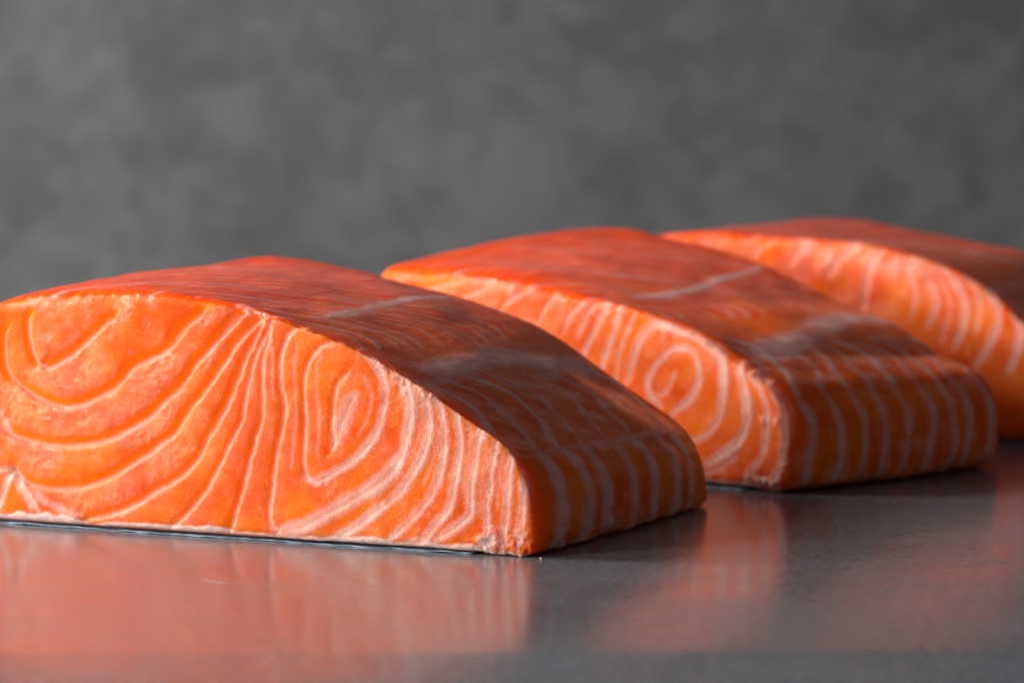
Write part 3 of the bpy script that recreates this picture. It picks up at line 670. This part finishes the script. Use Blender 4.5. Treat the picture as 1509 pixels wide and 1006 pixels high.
def table_material():
    m, nt, out = new_mat("brushed_grey_tabletop")
    g = G(nt)
    co = g.coords()
    brushed = g.noise(g.coords((0.30, 0.5, 1.0)), 1900, 3, 0.65)
    brush2 = g.noise(g.coords((0.22, 1.0, 1.0), (0, 0, 0.06)), 520, 3, 0.6)
    blot = g.noise(co, 26, 4, 0.6)
    speck = g.noise(co, 1100, 2, 0.6)
    col = g.mix(g.ramp(blot, 0.3, 0.7), (0.078, 0.086, 0.098), (0.110, 0.120, 0.135))
    col = g.mix(g.ramp(brushed, 0.42, 0.68, 0.0, 0.6), col, (0.22, 0.23, 0.245))
    col = g.mix(g.ramp(speck, 0.42, 0.25, 0.0, 0.6), col, (0.035, 0.037, 0.04))
    p = g.n("ShaderNodeBsdfPrincipled")
    g.link(col, p.inputs["Base Color"])
    r = g.math('ADD', g.ramp(blot, 0.3, 0.7, 0.11, 0.19), g.ramp(brush2, 0.3, 0.7, 0.0, 0.06))
    g.link(r, p.inputs["Roughness"])
    p.inputs["IOR"].default_value = 1.95
    b1 = g.bump(brushed, 0.00004, 0.6)
    b2 = g.bump(g.noise(g.coords((0.8, 1, 1)), 30, 2, 0.5), 0.0004, 0.05, b1)
    g.link(b2, p.inputs["Normal"])
    g.link(p.outputs[0], out.inputs[0])
    return m


def wall_material():
    m, nt, out = new_mat("mottled_grey_plaster")
    g = G(nt)
    co = g.coords()
    n1 = g.noise(co, 9.0, 5, 0.62, 0.4)
    n2 = g.noise(g.coords((0.85, 1, 1)), 48.0, 4, 0.6, 0.6)
    n3 = g.noise(co, 60.0, 2, 0.6)
    f = g.math('ADD', g.math('MULTIPLY', n1, 0.42), g.math('ADD', g.math('MULTIPLY', n2, 0.38), g.math('MULTIPLY', n3, 0.20)))
    col = g.mix(g.ramp(f, 0.37, 0.63), (0.066, 0.067, 0.067), (0.118, 0.118, 0.120))
    col = g.mix(g.ramp(n2, 0.66, 0.80, 0, 0.5), col, (0.17, 0.17, 0.18))
    p = g.n("ShaderNodeBsdfPrincipled")
    g.link(col, p.inputs["Base Color"])
    p.inputs["Roughness"].default_value = 0.75
    g.link(g.bump(f, 0.004, 0.4), p.inputs["Normal"])
    g.link(p.outputs[0], out.inputs[0])
    return m


M_FLESH = flesh_material()
M_LINE = fat_material("fat_line", (0.91, 0.53, 0.43), 0.22)
M_MEMBRANE = fat_material("membrane", (0.95, 0.75, 0.73), 0.30)
M_FAT = fat_material("fat", (0.80, 0.62, 0.57), 0.24)
M_SKIN = skin_material()
M_SHRED = shred_material()
M_TABLE = table_material()
M_WALL = wall_material()


def plain_material(name, color, rough):
    m, nt, out = new_mat(name)
    g = G(nt)
    p = g.n("ShaderNodeBsdfPrincipled")
    nz = g.noise(g.coords(), 2500, 2, 0.6)
    g.link(g.mix(nz, color, tuple(0.8 * c for c in color)), p.inputs["Base Color"])
    p.inputs["Roughness"].default_value = rough
    g.link(p.outputs[0], out.inputs[0])
    return m


M_CRUMB = plain_material("crumb", (0.75, 0.52, 0.42), 0.4)
M_SCRATCH = plain_material("scratch", (0.38, 0.39, 0.42), 0.35)

# ------------------------------------------------------------------ mesh helpers
def mesh_object(name, co_mm, faces, mat, parent=None, smooth_shade=True, attrs=None):
    me = bpy.data.meshes.new(name)
    co = np.ascontiguousarray(co_mm, np.float32) * MM
    f = np.ascontiguousarray(faces, np.int32)
    k = f.shape[1]
    me.vertices.add(len(co))
    me.vertices.foreach_set("co", co.ravel())
    me.loops.add(f.size)
    me.loops.foreach_set("vertex_index", f.ravel())
    me.polygons.add(len(f))
    me.polygons.foreach_set("loop_start", np.arange(0, f.size, k, dtype=np.int32))
    me.update(calc_edges=True)
    me.polygons.foreach_set("use_smooth", np.full(len(f), smooth_shade))
    for an, v in (attrs or {}).items():
        me.attributes.new(an, 'FLOAT', 'POINT').data.foreach_set("value", np.ascontiguousarray(v, np.float32))
    me.materials.append(mat)
    o = bpy.data.objects.new(name, me)
    COL.objects.link(o)
    if parent is not None:
        o.parent = parent
    return o


def tag(o, label, cat, group=None):
    o["label"] = label
    o["category"] = cat
    if group:
        o["group"] = group


# ------------------------------------------------------------------ the setting
EDGE_Y = 407.0        # where the front lip of the tabletop starts


def build_table():
    x0, x1 = -1500.0, 1500.0
    prof = [(1302.0, 0.0), (EDGE_Y + 6, 0.0), (EDGE_Y + 3, -0.03), (EDGE_Y, -0.12), (EDGE_Y - 4, -0.27), (EDGE_Y - 34, -1.3),
            (EDGE_Y - 38, -3.0), (EDGE_Y - 40, -6.0), (EDGE_Y - 40, -40.0), (1302.0, -40.0)]
    n = len(prof)
    co = [(x, y, z) for x in (x0, x1) for y, z in prof]
    f = [(i, i + n, (i + 1) % n + n, (i + 1) % n) for i in range(n)]
    me = bpy.data.meshes.new("tabletop")
    me.from_pydata([tuple(c * MM for c in v) for v in co], [], f + [tuple(range(n)), tuple(range(2 * n - 1, n - 1, -1))])
    me.update()
    import bmesh
    bm = bmesh.new()
    bm.from_mesh(me)
    bmesh.ops.recalc_face_normals(bm, faces=bm.faces)
    bm.to_mesh(me)
    bm.free()
    me.materials.append(M_TABLE)
    o = bpy.data.objects.new("tabletop", me)
    COL.objects.link(o)
    o["kind"] = "structure"
    # a short pale scratch in the top, in front of the near fillet
    n = 12
    t = np.linspace(-1, 1, n)
    w = 0.26 * (1 - t * t) + 0.02
    px = -52.5 + 3.1 * t
    py = 481.5 - 2.6 * t + 0.7 * t * t
    v = np.concatenate([np.stack([px, py - w * 2.2, np.full(n, 0.012)], 1), np.stack([px, py + w * 2.2, np.full(n, 0.012)], 1)])
    f = np.array([(i, i + 1, n + i + 1, n + i) for i in range(n - 1)])
    mesh_object("scratch", v, f, M_SCRATCH, o)


def build_wall():
    co = [(x, y, z) for y in (1304.0, 1340.0) for x in (-1500.0, 1500.0) for z in (-300.0, 900.0)]
    f = [(0, 2, 3, 1), (4, 5, 7, 6), (0, 1, 5, 4), (2, 6, 7, 3), (1, 3, 7, 5), (0, 4, 6, 2)]
    o = mesh_object("wall", np.array(co), np.array(f), M_WALL, smooth_shade=False)
    o["kind"] = "structure"


build_table()
build_wall()


# ------------------------------------------------------------------ a salmon fillet
def line_field(px, py, pts, width, seed, rag):
    """distance field of a traced line, only near it: (indices, mask, offset vector)"""
    c = spline(pts, 90)
    mg = 5.0 + width
    sel = np.where((px > c[:, 0].min() - mg) & (px < c[:, 0].max() + mg) & (py > c[:, 1].min() - mg) & (py < c[:, 1].max() + mg))[0]
    if len(sel) == 0:
        return sel, None, None, None, None
    x, y = px[sel], py[sel]
    # the lines wander a little, as cut tissue does
    x = x + 0.22 * fbm(px[sel] * 0.5, py[sel] * 0.5, seed + 3)
    y = y + 0.22 * fbm(px[sel] * 0.5, py[sel] * 0.5, seed + 5)
    d2 = np.full(len(sel), 1e9)
    ox = np.zeros(len(sel))
    oy = np.zeros(len(sel))
    tt = np.zeros(len(sel))
    for i in range(len(c) - 1):
        ax, ay = c[i]
        bx, by = c[i + 1] - c[i]
        l2 = bx * bx + by * by + 1e-9
        t = np.clip(((x - ax) * bx + (y - ay) * by) / l2, 0, 1)
        ex, ey = x - ax - t * bx, y - ay - t * by
        q = ex * ex + ey * ey
        b = q < d2
        d2[b] = q[b]
        ox[b] = ex[b]
        oy[b] = ey[b]
        tt[b] = (i + t[b]) / (len(c) - 1)
    d = np.sqrt(d2)
    # ragged, fibrous edges and a width that swells and thins along the line
    rn = fbm(px[sel] * 2.6, py[sel] * 2.6, seed) * rag * min(1.0, 0.35 + 0.4 * width)
    taper = (0.35 + 0.65 * smooth(0, 0.10, tt) * smooth(1.0, 0.90, tt)) if width < 3 else 1.0
    rn = rn * (1.0 if width < 3 else 3.0)
    hw = 0.5 * width * np.clip(1 + 0.55 * fbm(tt * 6 + seed, tt * 0 + 0.5, seed), 0.35, 1.7) * taper
    soft = 0.36 + 0.45 * width
    mask = smooth(hw + 0.75 * soft, hw - 0.5 * soft, d + rn)
    mask = mask * np.clip(0.78 + 0.45 * fbm(tt * 9, tt * 0 + 3.5, seed + 9), 0.25, 1)
    return sel, mask, ox, oy, d


def make_fillet(sp, label, res, seed):
    B = Body(sp).build(*res)
    co = B.co.copy()
    nb = B.nbox
    fr = B.frac
    root = bpy.data.objects.new("salmon_fillet", None)
    root.empty_display_size = 0.02
    COL.objects.link(root)
    root.location = (sp['origin'][0] * MM, sp['origin'][1] * MM, 0.0)
    root.rotation_euler = (0, 0, -math.radians(sp['turn']))
    tag(root, label, "fish fillet", "raw salmon fillets in a row")

    w_front = smooth(0.35, 0.95, -nb[:, 1])
    w_top = smooth(0.30, 0.92, nb[:, 2])
    w_side = smooth(0.35, 0.95, -nb[:, 0])
    cut = smooth(0.55, 0.95, -nb[:, 1])
    s, z = -co[:, 0], co[:, 2]

    # smooth normals of the undisturbed body
    tmp = bpy.data.meshes.new("tmp")
    tmp.vertices.add(len(co))

    def normals(c):
        f = B.faces
        e1 = c[f[:, 2]] - c[f[:, 0]]
        e2 = c[f[:, 3]] - c[f[:, 1]]
        fn = np.cross(e1, e2)
        vn = np.zeros_like(c)
        for k in range(4):
            for a in range(3):
                vn[:, a] += np.bincount(f[:, k], fn[:, a], len(c))
        return vn / (np.linalg.norm(vn, axis=1, keepdims=True) + 1e-12)
    bpy.data.meshes.remove(tmp)
    N = normals(co)

    disp = np.zeros(len(co))
    fat = np.zeros(len(co))
    groove = np.zeros(len(co))
    lines = []
    across, along, up = fr[:, 0] * B.W, fr[:, 1] * B.L, fr[:, 2] * B.H

    # broad unevenness of a soft, hand-cut piece
    disp += w_front * (0.50 * fbm(s / 16, z / 12, seed + 1) + 0.09 * fbm(s / 3.2, z / 3.2, seed + 2))
    disp += w_top * (1.0 * fbm(across / 22, along / 22, seed + 3, 2) + 0.16 * fbm(across / 4, along / 6, seed + 4))
    disp += w_side * (0.5 * fbm(along / 14, up / 12, seed + 5, 2) + 0.10 * fbm(along / 3, up / 3, seed + 6))
    # the top front edge is a knife edge that waves and frays a little
    edge_w = np.exp(-((nb[:, 1] + 0.7) ** 2 + (nb[:, 2] - 0.7) ** 2) / 0.12)
    disp += edge_w * (0.5 * fbm(s / 6.0, s * 0 + 1.3, seed + 8) + 0.14 * fbm(s / 2.3, along / 2.0, seed + 9))

    fam = (('face_lines', s, z, w_front, 0.32, 1.0), ('top_lines', across, along, w_top, 0.5, 4.0), ('side_lines', up, along, w_side, 0.30, 1.25))
    ln = 0
    for key, px, py, wt, rag, wmul in fam:
        front_ids = np.where(wt > 0.001)[0]
        for pts, width, op, gd in sp[key]:
            ln += 1
            w = width * wmul * ((0.9 if gd > 0.3 else 1.3) if key == 'face_lines' else 1.0)
            if key == 'top_lines':
                w = min(w, 8.0)
            sel, mask, ox, oy, d = line_field(px[front_ids], py[front_ids], pts, w, seed * 50 + ln, rag)
            if len(sel) == 0:
                continue
            ids = front_ids[sel]
            mk = mask * wt[ids]
            if key == 'face_lines':
                # muscle bundles fall gently into the groove on its upper left, and rise steeply on the other side
                side = (ox * 0.75 + oy * 0.66) / (d + 1e-6)
                k = smooth(-0.25, 0.25, side)
                wide = 0.5 + 1.7 * gd
                prof = np.exp(-(d / (0.32 + 0.1 * w)) ** 2) * (1 - k) + np.exp(-(d / wide) ** 1.5) * k
                disp[ids] -= 1.1 * gd * prof * wt[ids]
                if gd > 0.3:
                    groove[ids] = np.maximum(groove[ids], smooth(0.28, 0.75, np.exp(-(d / (wide * 1.15)) ** 2) * k) * wt[ids] * min(1, gd * 1.3))
                disp[ids] += 0.03 * mk
                fat[ids] = np.maximum(fat[ids], 0.22 * np.exp(-(d / (0.3 + 0.5 * w)) ** 2) * op * wt[ids])
                if gd > 0.3:      # lit edge of each bundle, put into the colour as a pale fade
                    fat[ids] = np.maximum(fat[ids], 0.30 * np.exp(-d / 1.3) * (1 - k) * wt[ids])
            else:
                disp[ids] += gd * mk
                fat[ids] = np.maximum(fat[ids], (0.16 if key == 'top_lines' and w < 2.3 else 0.60) * np.exp(-(d / (0.6 + 0.8 * w)) ** 2) * op * wt[ids])
            lines.append((key, ids, mk * min(0.95, op * ((0.70 if gd > 0.3 else 1.06) if key == 'face_lines' else 1.55))))

    # ragged pale tissue low on the near corner and a fat layer under the flesh
    base_z = np.interp(s, [0, 10, 14], [0.2, 0.35, 0.55])
    fl_h = sp['fat_height'] * (0.75 + 0.55 * fbm(s / 7.0, s * 0, seed + 21) + 0.12 * fbm(s / 1.8, z / 2, seed + 22))
    fl_h = fl_h * np.interp(s, [-2, 2, 9, 14, 50, 100, 118, 126], [0.0, 0.5, 1.3, 1.0, 1.0, 1.1, 2.2, 3.4])
    layer = smooth(0.35, -0.35, z - base_z - fl_h) * smooth(0.3, 0.9, -nb[:, 1])
    disp += 0.22 * layer * (1 + 0.6 * fbm(s / 3.0, z / 2.0, seed + 23))
    blob = smooth(0.10, 0.55, fbm(s / 2.6, z / 2.2, seed + 41)) * smooth(15, 11, s) * smooth(1.5, 4, s) * smooth(6.5, 2.0, z) * w_front
    layer = np.maximum(layer, blob * 0.9)
    lumps = smooth(16, 6, s) * smooth(7, 1.5, z) * w_front
    disp += lumps * 0.8 * fbm(s / 1.3, z / 1.3, seed + 24)
    # soft torn lower rim of the belly side
    rim = smooth(5.0, 0.5, z) * smooth(0.2, 0.9, -nb[:, 0])
    disp += rim * 0.8 * fbm(along / 3.0, z / 2.5, seed + 25)

    # the belly is veiled by a streaky silvery membrane
    veil = smooth(36, 24, across) * w_top * smooth(-0.15, 0.5, fbm(across / 3.0 + along / 9.0, along / 7.0 - across / 20.0, seed + 61, 4))
    veil = np.maximum(veil, 0.8 * w_side * smooth(0.0, 0.6, fbm(along / 2.2, up / 9.0, seed + 62)))
    fat = np.maximum(fat, 0.42 * veil)
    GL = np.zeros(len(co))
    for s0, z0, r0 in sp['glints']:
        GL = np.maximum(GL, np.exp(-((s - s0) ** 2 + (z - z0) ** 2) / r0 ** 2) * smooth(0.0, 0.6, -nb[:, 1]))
    # wet glossy patches along the upper rim of the cut
    ztop = np.interp(fr[:, 0], np.linspace(0, 1, 240), B.ct[:, 1])
    wet = smooth(0.05, 0.5, fbm(s / 4.5, z / 4.5, seed + 71)) * smooth(9.0, 3.0, ztop - z) * smooth(0.2, 0.8, -nb[:, 1])
    wet = np.maximum(wet, sp.get('wet_gain', 0.75) * smooth(-0.25, 0.45, fbm(s / 9.0, z / 7.0, seed + 73)) * smooth(sp.get('wet_from', 40), sp.get('wet_from', 40) + 45, s) * cut * (1 - groove))
    wet = np.maximum(wet, 0.35 * smooth(0.1, 0.5, fbm(s / 3.0, z / 3.0, seed + 74)) * cut * (1 - groove))
    wet = np.maximum(wet, w_top * (0.05 + 0.30 * smooth(0.2, 0.6, fbm(across / 7.0, along / 7.0, seed + 75))))
    wet = np.maximum(wet, 1.5 * GL)
    disp += 0.40 * GL * (1 + 0.9 * fbm(s / 0.7, z / 0.7, seed + 76))
    fat = np.maximum(fat, 0.55 * GL)  # pale glint spots put into the colour
    disp += 0.25 * np.minimum(wet, 1) * w_front * fbm(s / 1.1, z / 1.1, seed + 72)
    fat = np.maximum(fat, 0.12 * np.minimum(wet, 1) * w_front)  # pale sheen of the wet patches, put into the colour
    co = co + N * disp[:, None]
    co[:, 2] = np.maximum(co[:, 2], 0.06)
    red = 0.48 + 0.52 * smooth(0.25, 0.60, fr[:, 0] + 0.15 * fbm(across / 9, along / 14, seed + 51))  # redder on the lit left part of the top, light put into the colour
    top_attr = np.clip(smooth(0.45, 0.95, nb[:, 2]) * red + 0.25 * smooth(0.4, 0.95, -nb[:, 0]), 0, 1)
    mesh_object("flesh", co, B.faces, M_FLESH, root,
                attrs=dict(top=top_attr, cut=cut, fat=np.clip(fat, 0, 1), groove=np.clip(groove, 0, 1), wet=wet))
    N2 = normals(co)

    # each fat line is a thin raised strip of its own lying in the flesh; along deep grooves it also paints the lit crest
    full = np.zeros(len(co), np.float32)
    lut = np.zeros(len(co), np.int32)
    fmask_cache = B.faces

    def strip(name, ids, mk, mat, lift):
        full[ids] = mk
        f = fmask_cache
        keep = np.where(full[f].max(1) > 0.03)[0]
        f = f[keep]
        if len(f) == 0:
            full[ids] = 0
            return None
        u = np.unique(f)
        lut[u] = np.arange(len(u))
        m = full[u]
        o = mesh_object(name, co[u] + N2[u] * (0.035 + lift * m)[:, None], lut[f], mat, root, attrs=dict(edge=m))
        full[ids] = 0
        return o
    for key, ids, mk in lines:
        strip("fat_line", ids, mk, M_LINE if key == 'face_lines' else M_MEMBRANE, 0.05 if key == 'face_lines' else 0.04)
    ids = np.where(layer > 0.01)[0]
    strip("fat_layer", ids, np.clip(layer[ids] * 0.95, 0, 1), M_FAT, 0.12)

    # skin: a thin wavy sheet under the piece, peeping out along the cut
    ns, nt_ = 150, 24
    sw = np.linspace(12.5, sp['left'][0][0] - 0.5, ns)
    rows = []
    for j, b in enumerate(np.linspace(0, 1, nt_)):
        a = (sw - sp['bottom'][0][0]) / (sp['left'][0][0] - sp['bottom'][0][0])
        base = B.place(np.clip(a, 0, 1), np.full(ns, b), np.zeros(ns))
        y = base[:, 1]
        if j == 0:
            y = y + 0.15 + 0.45 * fbm(sw / 5.0, sw * 0, seed + 31)
        if j == 1:
            y = y * 0 + 1.2
        if j == nt_ - 1:
            y = y - 1.0
        lo = 0.04 + 0.26 * np.clip(fbm(sw / 6.0, np.full(ns, b * 9.0), seed + 32), 0, 1)
        hi = lo + 0.30 + 0.10 * fbm(sw / 2.0, np.full(ns, b * 9.0), seed + 33)
        rows.append((np.stack([-sw, y, lo], 1), np.stack([-sw, y, hi], 1)))
    v = np.concatenate([r[0] for r in rows] + [r[1] for r in rows])
    g0 = np.arange(ns * nt_).reshape(nt_, ns)
    g1 = g0 + ns * nt_

    def q(g, flip=False):
        f = np.stack([g[:-1, :-1], g[:-1, 1:], g[1:, 1:], g[1:, :-1]], -1).reshape(-1, 4)
        return f[:, ::-1] if flip else f

    def wall(a0, a1):
        return np.stack([a0[:-1], a1[:-1], a1[1:], a0[1:]], -1)
    faces = np.vstack([q(g0), q(g1, True), wall(g0[0], g1[0])[:, ::-1], wall(g0[-1], g1[-1]),
                       wall(g0[:, 0], g1[:, 0]), wall(g0[:, -1], g1[:, -1])[:, ::-1]])
    mesh_object("skin", v, faces, M_SKIN, root)

    # little torn shreds hanging at the near lower corner
    for (x, y, zc, rx, rz, sd) in sp['shreds']:
        nu, nv = 22, 14
        uu, vv = np.meshgrid(np.linspace(0, 2 * math.pi, nu, endpoint=False), np.linspace(0, math.pi, nv), indexing='ij')
        rr = 1 + 0.35 * fbm(uu * 0 + np.cos(uu) * 1.4 + 5, np.sin(uu) * 1.4 + vv * 1.1, sd)
        taper = 0.55 + 0.45 * np.cos(vv)                         # narrower below
        X = x + rx * rr * np.sin(vv) * np.cos(uu) * (0.6 + 0.5 * taper)
        Y = y + 0.8 * rx * rr * np.sin(vv) * np.sin(uu) * (0.6 + 0.5 * taper)
        Z = np.maximum(zc + rz * rr * np.cos(vv), 0.05)
        gi = np.arange(nu * nv).reshape(nu, nv)
        gi = np.vstack([gi, gi[:1]])
        fq = np.stack([gi[:-1, :-1], gi[:-1, 1:], gi[1:, 1:], gi[1:, :-1]], -1).reshape(-1, 4)
        mesh_object("tissue_shred", np.stack([X.ravel(), Y.ravel(), Z.ravel()], 1), fq, M_SHRED, root)
    return root


FILLET_1.update(glints=[(22.6, 30.8, 1.3), (20.4, 29.9, 1.0), (47.5, 42.4, 1.2), (57.5, 44.3, 1.5), (61.0, 45.0, 1.0), (10.5, 3.0, 1.0), (36.0, 38.6, 0.8)], fat_height=1.5, shreds=[])
FILLET_2.update(glints=GLINTS_2, fat_height=1.3, shreds=[])
FILLET_3.update(glints=GLINTS_3, fat_height=1.3, wet_gain=1.0, wet_from=5, shreds=[])
make_fillet(FILLET_1, "nearest sharp salmon fillet with bold pale rings on its cut face, skin side down", (560, 130, 230), 1)
make_fillet(FILLET_2, "middle salmon fillet, slightly blurred, standing between the nearest and the farthest fillet", (380, 90, 150), 2)
make_fillet(FILLET_3, "farthest, blurriest salmon fillet, cut off by the right edge of the picture", (300, 70, 120), 3)


def crumb(x, y, r, seed, label):
    nu, nv = 10, 7
    uu, vv = np.meshgrid(np.linspace(0, 2 * math.pi, nu, endpoint=False), np.linspace(0.02, math.pi - 0.02, nv), indexing='ij')
    rr = r * (1 + 0.35 * noise2(np.cos(uu) * 1.7 + 3, np.sin(uu) * 1.7 + vv * 1.6, seed))
    v = np.stack([x + rr * np.sin(vv) * np.cos(uu), y + rr * np.sin(vv) * np.sin(uu), np.maximum(0.75 * r + 0.75 * rr * np.cos(vv), 0.0)], -1).reshape(-1, 3)
    gi = np.arange(nu * nv).reshape(nu, nv)
    gi = np.vstack([gi, gi[:1]])
    fq = np.stack([gi[:-1, :-1], gi[:-1, 1:], gi[1:, 1:], gi[1:, :-1]], -1).reshape(-1, 4)
    o = mesh_object("crumb", v, fq, M_CRUMB)
    tag(o, label, "crumb")


crumb(5.4, 509.6, 0.22, 5, "tiny pale crumb on the tabletop at the near fillet's lower corner")
